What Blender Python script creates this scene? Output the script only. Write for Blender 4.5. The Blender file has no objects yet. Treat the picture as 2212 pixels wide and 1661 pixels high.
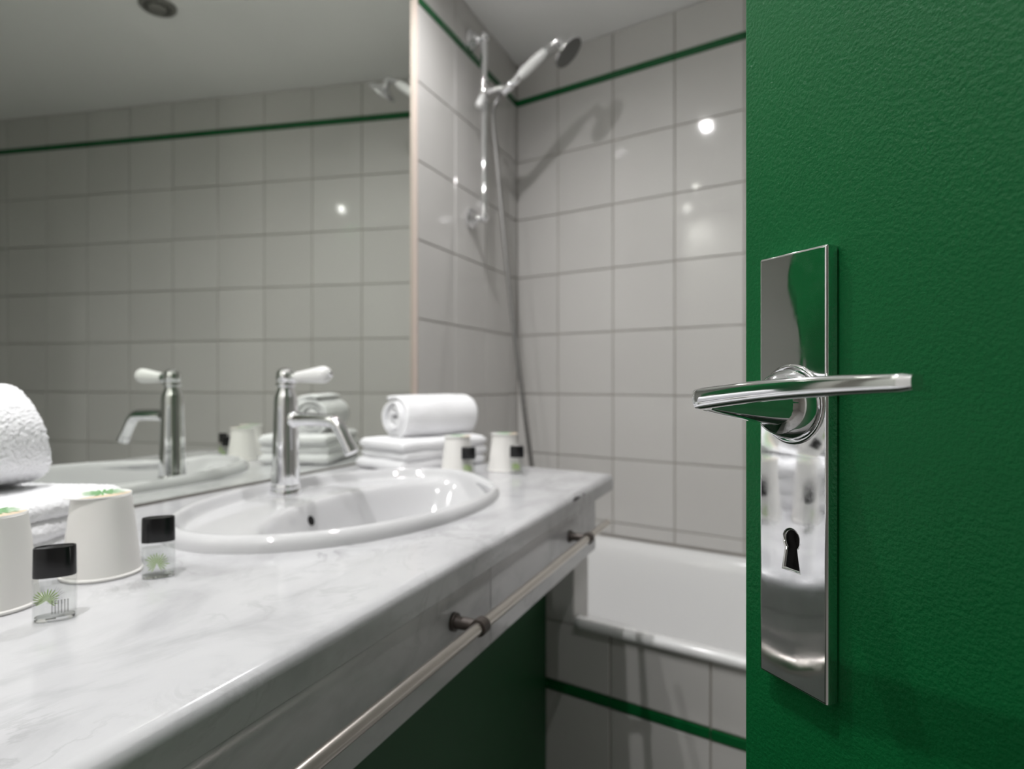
import bpy, bmesh, math, random
import numpy as np
from mathutils import Vector, Matrix, noise as mnoise

random.seed(7)
SC = bpy.context.scene
COL = SC.collection
PI = math.pi

# ------------------------------------------------------------------ camera
F_PX = 1350.0
YAW = math.radians(23.07)
CAM_LOC = Vector((0.833, 0.0, 1.06))
cam_d = bpy.data.cameras.new('camera')
cam = bpy.data.objects.new('camera', cam_d)
COL.objects.link(cam)
cam.location = CAM_LOC
cam.rotation_euler = (math.radians(90), 0, YAW)
cam_d.sensor_fit = 'HORIZONTAL'
cam_d.sensor_width = 36.0
cam_d.lens = F_PX / 2212.0 * 36.0
cam_d.shift_y = -4.5 / 2212.0
cam_d.clip_start = 0.01
cam_d.dof.use_dof = True
cam_d.dof.focus_distance = 0.335
cam_d.dof.aperture_fstop = 7.0
SC.camera = cam

# ------------------------------------------------------------------ world, exposure
w = bpy.data.worlds.new('world')
SC.world = w
w.use_nodes = True
w.node_tree.nodes['Background'].inputs[0].default_value = (0.5, 0.5, 0.52, 1)
w.node_tree.nodes['Background'].inputs[1].default_value = 0.02
SC.view_settings.view_transform = 'Standard'
SC.view_settings.look = 'None'
SC.view_settings.gamma = 1
SC.view_settings.use_curve_mapping = False
SC.view_settings.exposure = 0.50

CEIL = 2.16
DOWNLIGHT_W = 17.0
ROOM_LIGHT_W = 9.0
HALL_W = 6.5
# recessed ceiling spots (x, y, watts)
SPOTS = [(0.225, 1.10, DOWNLIGHT_W * 1.10), (0.22, 0.36, DOWNLIGHT_W * .7), (0.48, 0.00, DOWNLIGHT_W * 1.3), (1.075, 0.30, ROOM_LIGHT_W)]


def lamp(name, kind, loc, energy, radius, color=(1, .97, .93), rot=None, spot=None):
    d = bpy.data.lights.new(name, kind)
    d.energy = energy
    d.color = color
    d.shadow_soft_size = radius
    if spot:
        d.spot_size = math.radians(spot)
        d.spot_blend = 1.0
    o = bpy.data.objects.new(name, d)
    COL.objects.link(o)
    o.location = loc
    if rot:
        o.rotation_euler = rot
    return o


for (x, y, e) in SPOTS:
    lamp('downlight_lamp', 'SPOT', (x, y, CEIL - 0.02), e, 0.010, (1, .985, .995), spot=172)
# lamp of the bedroom behind the open door
lamp('bedroom_lamp', 'POINT', (0.50, -1.25, 1.12), HALL_W, 0.06, (1, .96, .9))


# ------------------------------------------------------------------ materials
def mat(name, color, rough=0.5, metal=0.0, spec=0.5, coat=0.0, coat_rough=0.05):
    m = bpy.data.materials.new(name)
    m.use_nodes = True
    b = m.node_tree.nodes['Principled BSDF']
    b.inputs['Base Color'].default_value = (*color, 1)
    b.inputs['Roughness'].default_value = rough
    b.inputs['Metallic'].default_value = metal
    b.inputs['Specular IOR Level'].default_value = spec
    b.inputs['Coat Weight'].default_value = coat
    b.inputs['Coat Roughness'].default_value = coat_rough
    return m


def nt(m):
    return m.node_tree, m.node_tree.nodes, m.node_tree.links, m.node_tree.nodes['Principled BSDF']


def add_noise(m, scale, detail=3, coord='Object', rough=0.5, dist=0.0):
    t, n, l, b = nt(m)
    tc = n.new('ShaderNodeTexCoord')
    no = n.new('ShaderNodeTexNoise')
    no.inputs['Scale'].default_value = scale
    no.inputs['Detail'].default_value = detail
    no.inputs['Roughness'].default_value = rough
    no.inputs['Distortion'].default_value = dist
    l.new(tc.outputs[coord], no.inputs['Vector'])
    return no


def add_bump(m, src, strength, dist=0.01):
    t, n, l, b = nt(m)
    bu = n.new('ShaderNodeBump')
    bu.inputs['Strength'].default_value = strength
    bu.inputs['Distance'].default_value = dist
    l.new(src, bu.inputs['Height'])
    l.new(bu.outputs['Normal'], b.inputs['Normal'])
    return bu


def ramp(m, src, stops):
    t, n, l, b = nt(m)
    r = n.new('ShaderNodeValToRGB')
    e = r.color_ramp.elements
    while len(e) < len(stops):
        e.new(0.5)
    for el, (p, c) in zip(e, stops):
        el.position = p
        el.color = (*c, 1) if len(c) == 3 else c
    l.new(src, r.inputs['Fac'])
    return r


def mixc(m, fac, a, b_, mode='MIX'):
    t, n, l, b = nt(m)
    x = n.new('ShaderNodeMix')
    x.data_type = 'RGBA'
    x.blend_type = mode
    for sock, v in ((x.inputs[0], fac), (x.inputs[6], a), (x.inputs[7], b_)):
        if hasattr(v, 'is_linked'):
            l.new(v, sock)
        elif isinstance(v, (int, float)):
            sock.default_value = v
        else:
            sock.default_value = (*v, 1)
    return x.outputs[2]


M = {}
# glazed tile, tone varies a little from tile to tile
m = M['tile'] = mat('glazed_tile', (.60, .588, .572), .06, spec=.5)
t, n, l, b = nt(m)
oi = n.new('ShaderNodeObjectInfo')
rp = ramp(m, oi.outputs['Random'], [(0, (.56, .548, .528)), (1, (.60, .588, .568))])
l.new(rp.outputs[0], b.inputs['Base Color'])
add_bump(m, add_noise(m, 9, 2).outputs[0], .03, .01)
m = M['grout'] = mat('grout', (.40, .37, .335), .85)
t, n, l, b = nt(m)
rp = ramp(m, add_noise(m, 6, 4).outputs[0], [(.3, (.36, .335, .30)), (.7, (.43, .40, .36))])
l.new(rp.outputs[0], b.inputs['Base Color'])
M['strip'] = mat('green_glazed_strip', (.004, .105, .027), .16)
m = M['ceiling'] = mat('ceiling_paint', (.93, .93, .915), .8)
add_bump(m, add_noise(m, 140, 3).outputs[0], .05, .004)
m = M['wallpaint'] = mat('wall_paint', (.62, .61, .58), .7)
add_bump(m, add_noise(m, 120, 3).outputs[0], .05, .004)
m = M['floor'] = mat('floor_tile', (.45, .44, .43), .35)
t, n, l, b = nt(m)
rp = ramp(m, add_noise(m, 5, 6).outputs[0], [(.3, (.50, .49, .48)), (.7, (.60, .59, .58))])
l.new(rp.outputs[0], b.inputs['Base Color'])
M['trim'] = mat('unglazed_tile_edge', (.50, .42, .375), .6)
M['white_paint'] = mat('white_paint', (.72, .71, .68), .45)

# painted door
m = M['door'] = mat('green_door_paint', (.008, .112, .030), .36, spec=.17)
t, n, l, b = nt(m)
n1 = add_noise(m, 420, 3, rough=.5)
n2 = add_noise(m, 4, 3)
rp = ramp(m, n2.outputs[0], [(.3, (.0025, .078, .021)), (.7, (.0035, .092, .025))])
l.new(rp.outputs[0], b.inputs['Base Color'])
add_bump(m, n1.outputs[0], .28, .0022)
M['dark_green'] = mat('dark_green_panel_paint', (.006, .070, .020), .5)

# marble
m = M['marble'] = mat('white_marble', (.8, .8, .8), .13, spec=.5)
t, n, l, b = nt(m)
tc = n.new('ShaderNodeTexCoord')
mp = n.new('ShaderNodeMapping')
mp.inputs['Scale'].default_value = (1.0, .55, 1.0)
mp.inputs['Rotation'].default_value = (0, 0, .35)
l.new(tc.outputs['Object'], mp.inputs['Vector'])


def mnode(scale, detail, rough, dist):
    no = n.new('ShaderNodeTexNoise')
    no.inputs['Scale'].default_value = scale
    no.inputs['Detail'].default_value = detail
    no.inputs['Roughness'].default_value = rough
    no.inputs['Distortion'].default_value = dist
    l.new(mp.outputs[0], no.inputs['Vector'])
    return no


cloud = ramp(m, mnode(13, 6, .6, .6).outputs[0], [(.30, (.42, .42, .433)), (.52, (.555, .555, .57)), (.75, (.60, .60, .612))])
vein = mnode(15, 7, .62, 1.2)
sub = n.new('ShaderNodeMath'); sub.operation = 'SUBTRACT'; sub.inputs[1].default_value = .5
l.new(vein.outputs[0], sub.inputs[0])
ab = n.new('ShaderNodeMath'); ab.operation = 'ABSOLUTE'
l.new(sub.outputs[0], ab.inputs[0])
vr = ramp(m, ab.outputs[0], [(0, (1, 1, 1)), (.035, (0, 0, 0))])
mask = ramp(m, mnode(9, 3, .5, .3).outputs[0], [(.46, (0, 0, 0)), (.66, (1, 1, 1))])
mu = n.new('ShaderNodeMath'); mu.operation = 'MULTIPLY'
l.new(vr.outputs[0], mu.inputs[0]); l.new(mask.outputs[0], mu.inputs[1])
mu2 = n.new('ShaderNodeMath'); mu2.operation = 'MULTIPLY'; mu2.inputs[1].default_value = .62
l.new(mu.outputs[0], mu2.inputs[0])
l.new(mixc(m, mu2.outputs[0], cloud.outputs[0], (.33, .33, .335)), b.inputs['Base Color'])

M['porcelain'] = mat('white_porcelain', (.60, .60, .61), .07, spec=.55)
M['enamel'] = mat('white_enamel', (.80, .80, .795), .12, spec=.5)
m = M['chrome'] = mat('polished_chrome', (.86, .86, .88), .045, 1.0)
m = M['plate'] = mat('worn_chrome_plate', (.84, .84, .86), .06, 1.0)
t, n, l, b = nt(m)
# tiny scratches and gentle waviness of the old plating
sc = add_noise(m, 900, 2)
sr = ramp(m, add_noise(m, 45, 5, rough=.7).outputs[0], [(.45, (.045,) * 3), (.8, (.14,) * 3)])
l.new(sr.outputs[0], b.inputs['Roughness'])
# gentle twist and belly of the stamped plate, as relief over its own length and width
tc = n.new('ShaderNodeTexCoord')
sx = n.new('ShaderNodeSeparateXYZ'); l.new(tc.outputs['Object'], sx.inputs[0])


def mth(op, a, b_=None, c=None):
    k = n.new('ShaderNodeMath'); k.operation = op
    for i_, v in enumerate((a, b_, c)):
        if v is None:
            continue
        if hasattr(v, 'is_linked'):
            l.new(v, k.inputs[i_])
        else:
            k.inputs[i_].default_value = v
    return k.outputs[0]


up_ = n.new('ShaderNodeMapRange'); up_.interpolation_type = 'SMOOTHSTEP'
l.new(sx.outputs[2], up_.inputs[0])
up_.inputs[1].default_value = 1.020; up_.inputs[2].default_value = 1.065
wv_ = add_noise(m, 26, 1)
tilt = mth('MULTIPLY', up_.outputs[0], mth('MULTIPLY_ADD', wv_.outputs[0], .020, .051))
dn_ = mth('SUBTRACT', 1.0, up_.outputs[0])
xx = mth('SUBTRACT', sx.outputs[0], .030)
belly = mth('MULTIPLY', mth('MULTIPLY', mth('MULTIPLY', xx, xx), -.6), dn_)
zz_ = mth('MAXIMUM', mth('SUBTRACT', 1.06, sx.outputs[2]), 0.0)
xm_ = mth('SUBTRACT', sx.outputs[0], .048)
bow = mth('MULTIPLY', mth('POWER', zz_, 3.0), mth('MULTIPLY_ADD', mth('MULTIPLY', xm_, xm_), -300.0, 1.0))
hgt = mth('ADD', mth('ADD', mth('MULTIPLY', sx.outputs[0], tilt), belly), bow)
xr_ = mth('MAXIMUM', mth('SUBTRACT', sx.outputs[0], .047), 0.0)
hgt = mth('ADD', hgt, mth('MULTIPLY', mth('MULTIPLY', mth('MULTIPLY', xr_, xr_), -1.5), up_.outputs[0]))
fine = mth('MULTIPLY', add_noise(m, 60, 2).outputs[0], .00003)
add_bump(m, mth('ADD', hgt, fine), 1.0, 1.0)
M['handle'] = mat('handle_chrome', (.84, .84, .86), .07, 1.0)
M['steel'] = mat('brushed_steel', (.62, .58, .54), .28, 1.0)
M['dark_steel'] = mat('dark_steel', (.075, .062, .055), .45, .4)
M['hose'] = mat('hose_metal', (.36, .355, .35), .35, 1.0)
M['spray'] = mat('spray_face_grey', (.12, .12, .115), .45)
M['ceramic_handle'] = mat('white_ceramic_handle', (.78, .78, .77), .12)
M['black'] = mat('black_plastic', (.006, .006, .007), .22, spec=.5)
M['hole'] = mat('dark_recess', (.004, .003, .003), .8)
M['cup'] = mat('paper_cup', (.86, .845, .815), .5)
M['paper'] = mat('white_paper_lid', (.78, .78, .76), .5)
M['beige'] = mat('beige_print', (.70, .56, .42), .5)
M['leaf'] = mat('leaf_print_green', (.09, .35, .07), .5)
M['leaf_pale'] = mat('leaf_print_pale_green', (.24, .40, .05), .5)
M['print_grey'] = mat('print_grey', (.20, .20, .20), .5)
M['vent'] = mat('vent_metal', (.20, .195, .18), .45)
m = M['emit'] = mat('lit_bulb', (1, 1, 1), .5)
t, n, l, b = nt(m)
b.inputs['Emission Color'].default_value = (1, .97, .92, 1)
b.inputs['Emission Strength'].default_value = 18

# terry cloth
m = M['terry'] = mat('white_terry', (.87, .87, .885), .95, spec=.15)
t, n, l, b = nt(m)
b.inputs['Sheen Weight'].default_value = .25
vz = n.new('ShaderNodeTexVoronoi')
vz.inputs['Scale'].default_value = 420
tc = n.new('ShaderNodeTexCoord')
l.new(tc.outputs['Object'], vz.inputs['Vector'])
add_bump(m, vz.outputs['Distance'], .55, .0012)

# silvered glass of the mirror: slight grey-green tint
m = M['mirror'] = mat('mirror_silver', (.80, .825, .78), .0, 1.0)

# thin clear plastic of the bottles
m = M['clear'] = bpy.data.materials.new('clear_plastic')
m.use_nodes = True
n = m.node_tree.nodes; l = m.node_tree.links
for nd in list(n):
    n.remove(nd)
out = n.new('ShaderNodeOutputMaterial')
tr = n.new('ShaderNodeBsdfTransparent'); tr.inputs[0].default_value = (.958, .963, .960, 1)
gl = n.new('ShaderNodeBsdfGlossy'); gl.inputs['Roughness'].default_value = .04
fr = n.new('ShaderNodeLayerWeight'); fr.inputs[0].default_value = .3
pw_ = n.new('ShaderNodeMath'); pw_.operation = 'POWER'; pw_.inputs[1].default_value = 3.0
l.new(fr.outputs['Facing'], pw_.inputs[0])
ad_ = n.new('ShaderNodeMath'); ad_.operation = 'MULTIPLY_ADD'; ad_.inputs[1].default_value = .8; ad_.inputs[2].default_value = .035
l.new(pw_.outputs[0], ad_.inputs[0])
mx = n.new('ShaderNodeMixShader')
l.new(ad_.outputs[0], mx.inputs[0]); l.new(tr.outputs[0], mx.inputs[1]); l.new(gl.outputs[0], mx.inputs[2])
l.new(mx.outputs[0], out.inputs[0])
m = M['glass'] = mat('clear_liquid', (.97, .98, .975), .02)
m.node_tree.nodes['Principled BSDF'].inputs['Transmission Weight'].default_value = 1
m.node_tree.nodes['Principled BSDF'].inputs['IOR'].default_value = 1.40


# ------------------------------------------------------------------ object helpers
def link(name, me, material, parent=None, smooth=False, sharp=None):
    o = bpy.data.objects.new(name, me)
    COL.objects.link(o)
    if material is not None and len(me.materials) == 0:
        me.materials.append(material)
    if smooth:
        me.polygons.foreach_set('use_smooth', [True] * len(me.polygons))
        if sharp:
            try:
                me.set_sharp_from_angle(angle=math.radians(sharp))
            except Exception:
                pass
    if parent is not None:
        o.parent = parent
    return o


def mesh(name, verts, faces):
    me = bpy.data.meshes.new(name)
    me.from_pydata([tuple(map(float, v)) for v in verts], [], [tuple(map(int, f)) for f in faces])
    me.update()
    return me


def tag(o, label=None, cat=None, group=None, kind=None):
    if label:
        o['label'] = label
    if cat:
        o['category'] = cat
    if group:
        o['group'] = group
    if kind:
        o['kind'] = kind
    return o


def empty(name, loc, rz=0.0):
    o = bpy.data.objects.new(name, None)
    COL.objects.link(o)
    o.location = loc
    o.rotation_euler = (0, 0, rz)
    o.empty_display_size = .02
    return o


def bm_mesh(name, bm):
    bmesh.ops.recalc_face_normals(bm, faces=bm.faces)
    me = bpy.data.meshes.new(name)
    bm.to_mesh(me)
    bm.free()
    return me


def box_mesh(name, lo, hi, bevel=0.0, seg=2):
    bm = bmesh.new()
    bmesh.ops.create_cube(bm, size=1)
    for v in bm.verts:
        v.co = Vector([lo[i] + (v.co[i] + .5) * (hi[i] - lo[i]) for i in range(3)])
    if bevel:
        bmesh.ops.bevel(bm, geom=list(bm.edges), offset=bevel, segments=seg, affect='EDGES', profile=.5)
    return bm_mesh(name, bm)


def prism_mesh(name, poly, z0, z1):
    k = len(poly)
    v = [(x, y, z0) for x, y in poly] + [(x, y, z1) for x, y in poly]
    f = [tuple(range(k - 1, -1, -1)), tuple(range(k, 2 * k))]
    f += [(i, (i + 1) % k, k + (i + 1) % k, k + i) for i in range(k)]
    return mesh(name, v, f)


def frame(d):
    d = Vector(d).normalized()
    a = Vector((0, 0, 1)) if abs(d.z) < .95 else Vector((1, 0, 0))
    u = a.cross(d).normalized()
    return u, d.cross(u).normalized(), d


def lathe_mesh(name, prof, origin=(0, 0, 0), axis=(0, 0, 1), seg=40, cap0=True, cap1=True, sx=1.0, sy=1.0, xdir=None):
    """prof: list of (radius, height along axis)"""
    u, v, d = frame(axis)
    if xdir is not None:
        u = Vector(xdir).normalized(); v = d.cross(u)
    o = Vector(origin)
    vs, fs = [], []
    for r, h in prof:
        for i in range(seg):
            a = 2 * PI * i / seg
            vs.append(o + d * h + u * (r * sx * math.cos(a)) + v * (r * sy * math.sin(a)))
    k = len(prof)
    for j in range(k - 1):
        for i in range(seg):
            i2 = (i + 1) % seg
            fs.append((j * seg + i, j * seg + i2, (j + 1) * seg + i2, (j + 1) * seg + i))
    if cap0:
        fs.append(tuple(range(seg - 1, -1, -1)))
    if cap1:
        fs.append(tuple(range((k - 1) * seg, k * seg)))
    return mesh(name, vs, fs)


def tube_mesh(name, path, radii, seg=16, ry=None, up=(0, 0, 1), power=2.0):
    """sections along path; radii horizontal (side) radius, ry vertical radius; superellipse power"""
    P = [Vector(p) for p in path]
    if not hasattr(radii, '__len__'):
        radii = [radii] * len(P)
    if ry is None:
        ry = radii
    elif not hasattr(ry, '__len__'):
        ry = [ry] * len(P)
    upv = Vector(up)
    vs, fs = [], []
    for j, p in enumerate(P):
        a = P[max(j - 1, 0)]; c = P[min(j + 1, len(P) - 1)]
        d = (c - a).normalized()
        s = d.cross(upv)
        if s.length < 1e-4:
            s = d.cross(Vector((1, 0, 0)))
        s.normalize()
        h = s.cross(d).normalized()
        for i in range(seg):
            t = 2 * PI * i / seg
            ct, st = math.cos(t), math.sin(t)
            e = 2.0 / power
            vs.append(p + s * (radii[j] * math.copysign(abs(ct) ** e, ct)) + h * (ry[j] * math.copysign(abs(st) ** e, st)))
    for j in range(len(P) - 1):
        for i in range(seg):
            i2 = (i + 1) % seg
            fs.append((j * seg + i, j * seg + i2, (j + 1) * seg + i2, (j + 1) * seg + i))
    fs.append(tuple(range(seg - 1, -1, -1)))
    fs.append(tuple(range((len(P) - 1) * seg, len(P) * seg)))
    return mesh(name, vs, fs)


def smooth_path(pts, n=8):
    P = [Vector(p) for p in pts]
    out = []
    for i in range(len(P) - 1):
        p0 = P[max(i - 1, 0)]; p1 = P[i]; p2 = P[i + 1]; p3 = P[min(i + 2, len(P) - 1)]
        for k in range(n):
            t = k / n
            out.append(.5 * ((2 * p1) + (p2 - p0) * t + (2 * p0 - 5 * p1 + 4 * p2 - p3) * t * t + (3 * p1 - p0 - 3 * p2 + p3) * t ** 3))
    out.append(P[-1])
    return out


def curve_plate_mesh(name, loops, half, bevel, seg=3):
    """flat 2D outline(s) (first outer, rest holes) extruded along z, rounded edges"""
    cu = bpy.data.curves.new(name, 'CURVE')
    cu.dimensions = '2D'
    cu.fill_mode = 'BOTH'
    cu.extrude = half
    cu.bevel_depth = bevel
    cu.bevel_resolution = seg
    cu.offset = -bevel
    for lp in loops:
        sp = cu.splines.new('POLY')
        sp.points.add(len(lp) - 1)
        for p, (x, y) in zip(sp.points, lp):
            p.co = (x, y, 0, 1)
        sp.use_cyclic_u = True
    o = bpy.data.objects.new(name, cu)
    COL.objects.link(o)
    bpy.context.view_layer.update()
    dg = bpy.context.evaluated_depsgraph_get()
    me = bpy.data.meshes.new_from_object(o.evaluated_get(dg))
    bpy.data.objects.remove(o)
    bpy.data.curves.remove(cu)
    me.name = name
    me.materials.clear()
    return me


def weighted(o):
    md = o.modifiers.new('weighted_normal', 'WEIGHTED_NORMAL')
    md.weight = 100
    md.keep_sharp = True
    return o


# ------------------------------------------------------------------ room geometry
# x: away from the mirror wall; y: along it; the tub wall meets it at about 79 degrees
E = Vector((0.9806, -0.1960, 0))          # along the tub wall
NB = Vector((0.1960, 0.9806, 0))          # into the tub wall
CORNER_Y = 2.0
APRON_Y = 1.33
TUB_W = (CORNER_Y - APRON_Y) * 0.9806
RIGHT_X = 2.36
ENTRY_Y = -0.14
COUNTER_Z = 0.884


def back_y(x):
    return CORNER_Y - 0.19988 * x


def apron_y(x):
    return APRON_Y - 0.19988 * x


# floor and ceiling
o = link('floor', prism_mesh('floor', [(-.1, -3.2), (RIGHT_X + .1, -3.2), (RIGHT_X + .1, 2.1), (-.1, 2.1)], -.08, 0), M['floor'])
tag(o, 'dark grey floor of the bathroom and hallway', None, kind='structure')
o = link('ceiling', prism_mesh('ceiling', [(-.1, ENTRY_Y - .1), (RIGHT_X + .1, ENTRY_Y - .1), (RIGHT_X + .1, 2.1), (-.1, 2.1)], CEIL, CEIL + .08), M['ceiling'])
tag(o, 'plain off-white ceiling of the bathroom', None, kind='structure')

# ---- tiles
TILE_CACHE = {}
GAP = 0.0032


def tile_obj(parent, s0, s1, z0, z1, origin, eu, en, material=None, name='tile', proud=0.0):
    """a tile spanning s0..s1 along eu from origin, z0..z1; front face lies at the plane through origin, en points into the wall"""
    a, c = s1 - s0 - GAP, z1 - z0 - GAP
    if a < .006 or c < .006:
        return None
    key = (round(a, 4), round(c, 4), name)
    me = TILE_CACHE.get(key)
    if me is None:
        me = box_mesh(name, (-a / 2, 0, -c / 2), (a / 2, .009, c / 2), .0016, 2)
        me.materials.append(material or M['tile'])
        TILE_CACHE[key] = me
    o = bpy.data.objects.new(name, me)
    COL.objects.link(o)
    c3 = Vector(origin) + Vector(eu) * ((s0 + s1) / 2) - Vector(en) * proud
    c3.z = (z0 + z1) / 2
    o.location = c3
    # tiny laying irregularity
    ang = math.atan2(eu[1], eu[0])
    o.rotation_euler = (random.uniform(-.0009, .0009), random.uniform(-.0012, .0012), ang + random.uniform(-.0009, .0009))
    o.parent = parent
    return o


ROWS = [(0.58, 0.6215), (0.6215, 0.821), (0.821, 1.0205), (1.0205, 1.220), (1.220, 1.4195), (1.4195, 1.619), (1.619, 1.8185), (1.8185, 2.015)]
TOP_ROW = (2.035, CEIL)
STRIP = (2.013, 2.037)


def tile_wall(parent, cols, origin, eu, en, rows, strip=None, top=None):
    for z0, z1 in rows:
        for s0, s1 in zip(cols[:-1], cols[1:]):
            tile_obj(parent, s0, s1, z0, z1, origin, eu, en)
    if top:
        for s0, s1 in zip(cols[:-1], cols[1:]):
            tile_obj(parent, s0, s1, top[0], top[1], origin, eu, en)
    if strip:
        for s0, s1 in zip(cols[:-1], cols[1:]):
            tile_obj(parent, s0 - .001, s1 + .001, strip[0], strip[1], origin, eu, en, M['strip'], 'green_strip', .0015)


# wall behind the mirror and beside the tub (grout bed 4 mm behind the tile faces)
me = prism_mesh('wall_left', [(-.12, ENTRY_Y - .1), (-.0125, ENTRY_Y - .1), (-.0125, 1.349), (-.004, 1.349), (-.004, 2.02), (-.12, 2.02)], 0, CEIL)
wl = tag(link('wall_left', me, M['grout']), 'white tiled wall beside the tub and behind the mirror', None, kind='structure')
lcols = [1.353, 1.551, 1.749, 1.947, 2.0]
tile_wall(wl, [c for c in lcols], (0, 0, 0), (0, 1, 0), (-1, 0, 0), ROWS, STRIP, TOP_ROW)
# unglazed edge of the tiling where it meets the mirror
o = link('trim_1', box_mesh('trim_1', (-.012, 1.3455, COUNTER_Z), (.0005, 1.3525, CEIL - .003), .001, 1), M['trim'])
tag(o, 'pinkish raw tile edge along the right side of the mirror', None, kind='structure')

# tub wall
org = Vector((0, CORNER_Y, 0))
p = [org + E * -.05 + NB * .004, org + E * 2.5 + NB * .004, org + E * 2.5 + NB * .12, org + E * -.05 + NB * .12]
me = prism_mesh('wall_back', [(q.x, q.y) for q in p], 0, CEIL)
wb = tag(link('wall_back', me, M['grout']), 'white tiled wall behind the bathtub with green strip', None, kind='structure')
bcols = [0.0] + [0.1635 + .1994 * k for k in range(12)]
tile_wall(wb, bcols, org, E, NB, ROWS, STRIP, TOP_ROW)

# far side wall and entrance wall
me = prism_mesh('wall_right', [(RIGHT_X, ENTRY_Y - .1), (RIGHT_X + .1, ENTRY_Y - .1), (RIGHT_X + .1, 1.7), (RIGHT_X, 1.7)], 0, CEIL)
tag(link('wall_right', me, M['wallpaint']), 'pale painted end wall of the bathroom', None, kind='structure')
D_DIR = Vector((-0.7206, 0.6934, 0)).normalized()     # hinge -> latch
D_NRM = Vector((-D_DIR.y, D_DIR.x, 0))                # faces the mirror side
if D_NRM.x > 0:
    D_NRM = -D_NRM
LATCH = Vector((0.814, 0.414, 0))
DOOR_W = 0.74
HINGE = LATCH - D_DIR * DOOR_W
bm = bmesh.new()


def bm_box(bm, lo, hi):
    r = bmesh.ops.create_cube(bm, size=1)
    for v in r['verts']:
        v.co = Vector([lo[i] + (v.co[i] + .5) * (hi[i] - lo[i]) for i in range(3)])


OPEN0, OPEN1 = HINGE.x - .76, HINGE.x + .04
bm_box(bm, (-.1, ENTRY_Y - .1, 0), (OPEN0, ENTRY_Y, CEIL))
bm_box(bm, (OPEN1, ENTRY_Y - .1, 0), (RIGHT_X, ENTRY_Y, CEIL))
bm_box(bm, (OPEN0, ENTRY_Y - .1, 2.07), (OPEN1, ENTRY_Y, CEIL))
tag(link('wall_front', bm_mesh('wall_front', bm), M['wallpaint']), 'pale painted wall with the doorway', None, kind='structure')
# bedroom beyond the doorway
bm = bmesh.new()
bm_box(bm, (-.1, -3.2, 0), (RIGHT_X, -3.1, 2.5))
bm_box(bm, (-.2, -3.2, 0), (-.1, ENTRY_Y - .1, 2.5))
bm_box(bm, (RIGHT_X, -3.2, 0), (RIGHT_X + .1, ENTRY_Y - .1, 2.5))
bm_box(bm, (-.2, -3.2, 2.4), (RIGHT_X + .1, ENTRY_Y - .1, 2.5))
tag(link('wall_bedroom', bm_mesh('wall_bedroom', bm), M['wallpaint']), 'pale walls of the bedroom behind the doorway', None, kind='structure')

# ---- bath apron: tiles, green strip
org = Vector((0, APRON_Y, 0))
p = [org + E * .0 + NB * .004, org + E * 2.45 + NB * .004, org + E * 2.45 + NB * .03, org + E * .0 + NB * .03]
wa = tag(link('wall_apron', prism_mesh('wall_apron', [(q.x, q.y) for q in p], 0, .557), M['grout']), 'white tiled bathtub apron with green strip', None, kind='structure')
acols = [.334, .534] + [.734 + .2 * k for k in range(8)]
for z0, z1 in ((0, .012), (.012, .211), (.211, .409), (.431, .557)):
    for s0, s1 in zip(acols[:-1], acols[1:]):
        tile_obj(wa, s0, s1, z0, z1, org, E, NB)
for s0, s1 in zip(acols[:-1], acols[1:]):
    tile_obj(wa, s0 - .001, s1 + .001, .409, .431, org, E, NB, M['strip'], 'green_strip', .0015)

# ---- short tiled upstand under the end of the countertop
S_END = .452
p = [org + E * .0 + NB * .004, org + E * (S_END - .004) + NB * .004, org + E * (S_END - .004) + NB * .066, org + E * .0 + NB * .066]
wsb = tag(link('wall_upstand', prism_mesh('wall_upstand', [(q.x, q.y) for q in p], .553, COUNTER_Z - .028), M['grout']), 'short tiled upstand carrying the end of the countertop', None, kind='structure')
for s0, s1 in ((.05, .250), (.250, S_END)):
    tile_obj(wsb, s0, s1, .556, .756, org, E, NB)
    tile_obj(wsb, s0, s1, .756, COUNTER_Z - .028, org, E, NB)
oe = org + E * S_END
tile_obj(wsb, .0, .066, .556, .756, oe, NB, -E)
tile_obj(wsb, .0, .066, .756, COUNTER_Z - .028, oe, NB, -E)

# ---- green panel under the counter
o = link('wall_under_counter', prism_mesh('wall_under_counter', [(.36, ENTRY_Y), (.378, ENTRY_Y), (.378, apron_y(.378) - .001), (.36, apron_y(.36) - .001)], 0, .738), M['dark_green'])
tag(o, 'dark green panel under the marble countertop', None, kind='structure')

# ------------------------------------------------------------------ door with its hardware
door_mx = Matrix(((-D_DIR.x, D_NRM.x, 0), (-D_DIR.y, D_NRM.y, 0), (0, 0, 1)))   # local x: latch -> hinge, local y: out of the face, z up
rz = math.atan2(-D_DIR.y, -D_DIR.x)
# local frame (x,y): x=-D_DIR, y = rot90(x)
yl = Vector((-math.sin(rz), math.cos(rz), 0))
SY = 1.0 if yl.dot(D_NRM) > 0 else -1.0               # sign of local y that faces the camera
door = link('door_1', box_mesh('door_1', (0, -.04 if SY > 0 else 0, .008), (DOOR_W, 0 if SY > 0 else .04, 2.05), .0015, 2), M['door'])
door.location = LATCH
door.rotation_euler = (0, 0, rz)
tag(door, 'open green painted door with chrome handle plate', None, kind='structure')

PX0, PX1 = .0205, .0670           # plate, measured from the latch edge
PZ0, PZ1 = 1.06 - .168, 1.06 + .072
PT = .0085


def to_door(me, z=0):
    """mesh built with x right (latch->hinge), y up, z out of the door -> door local axes"""
    mx = Matrix(((1, 0, 0, 0), (0, 0, SY, 0), (0, 1, 0, 0), (0, 0, 0, 1)))
    me.transform(mx)
    if SY > 0:
        me.flip_normals()
    return me


XC = (PX0 + PX1) / 2
HZ = 1.06 - .0120                 # handle axis height
KZ = 1.06 - .087                  # keyhole


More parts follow.
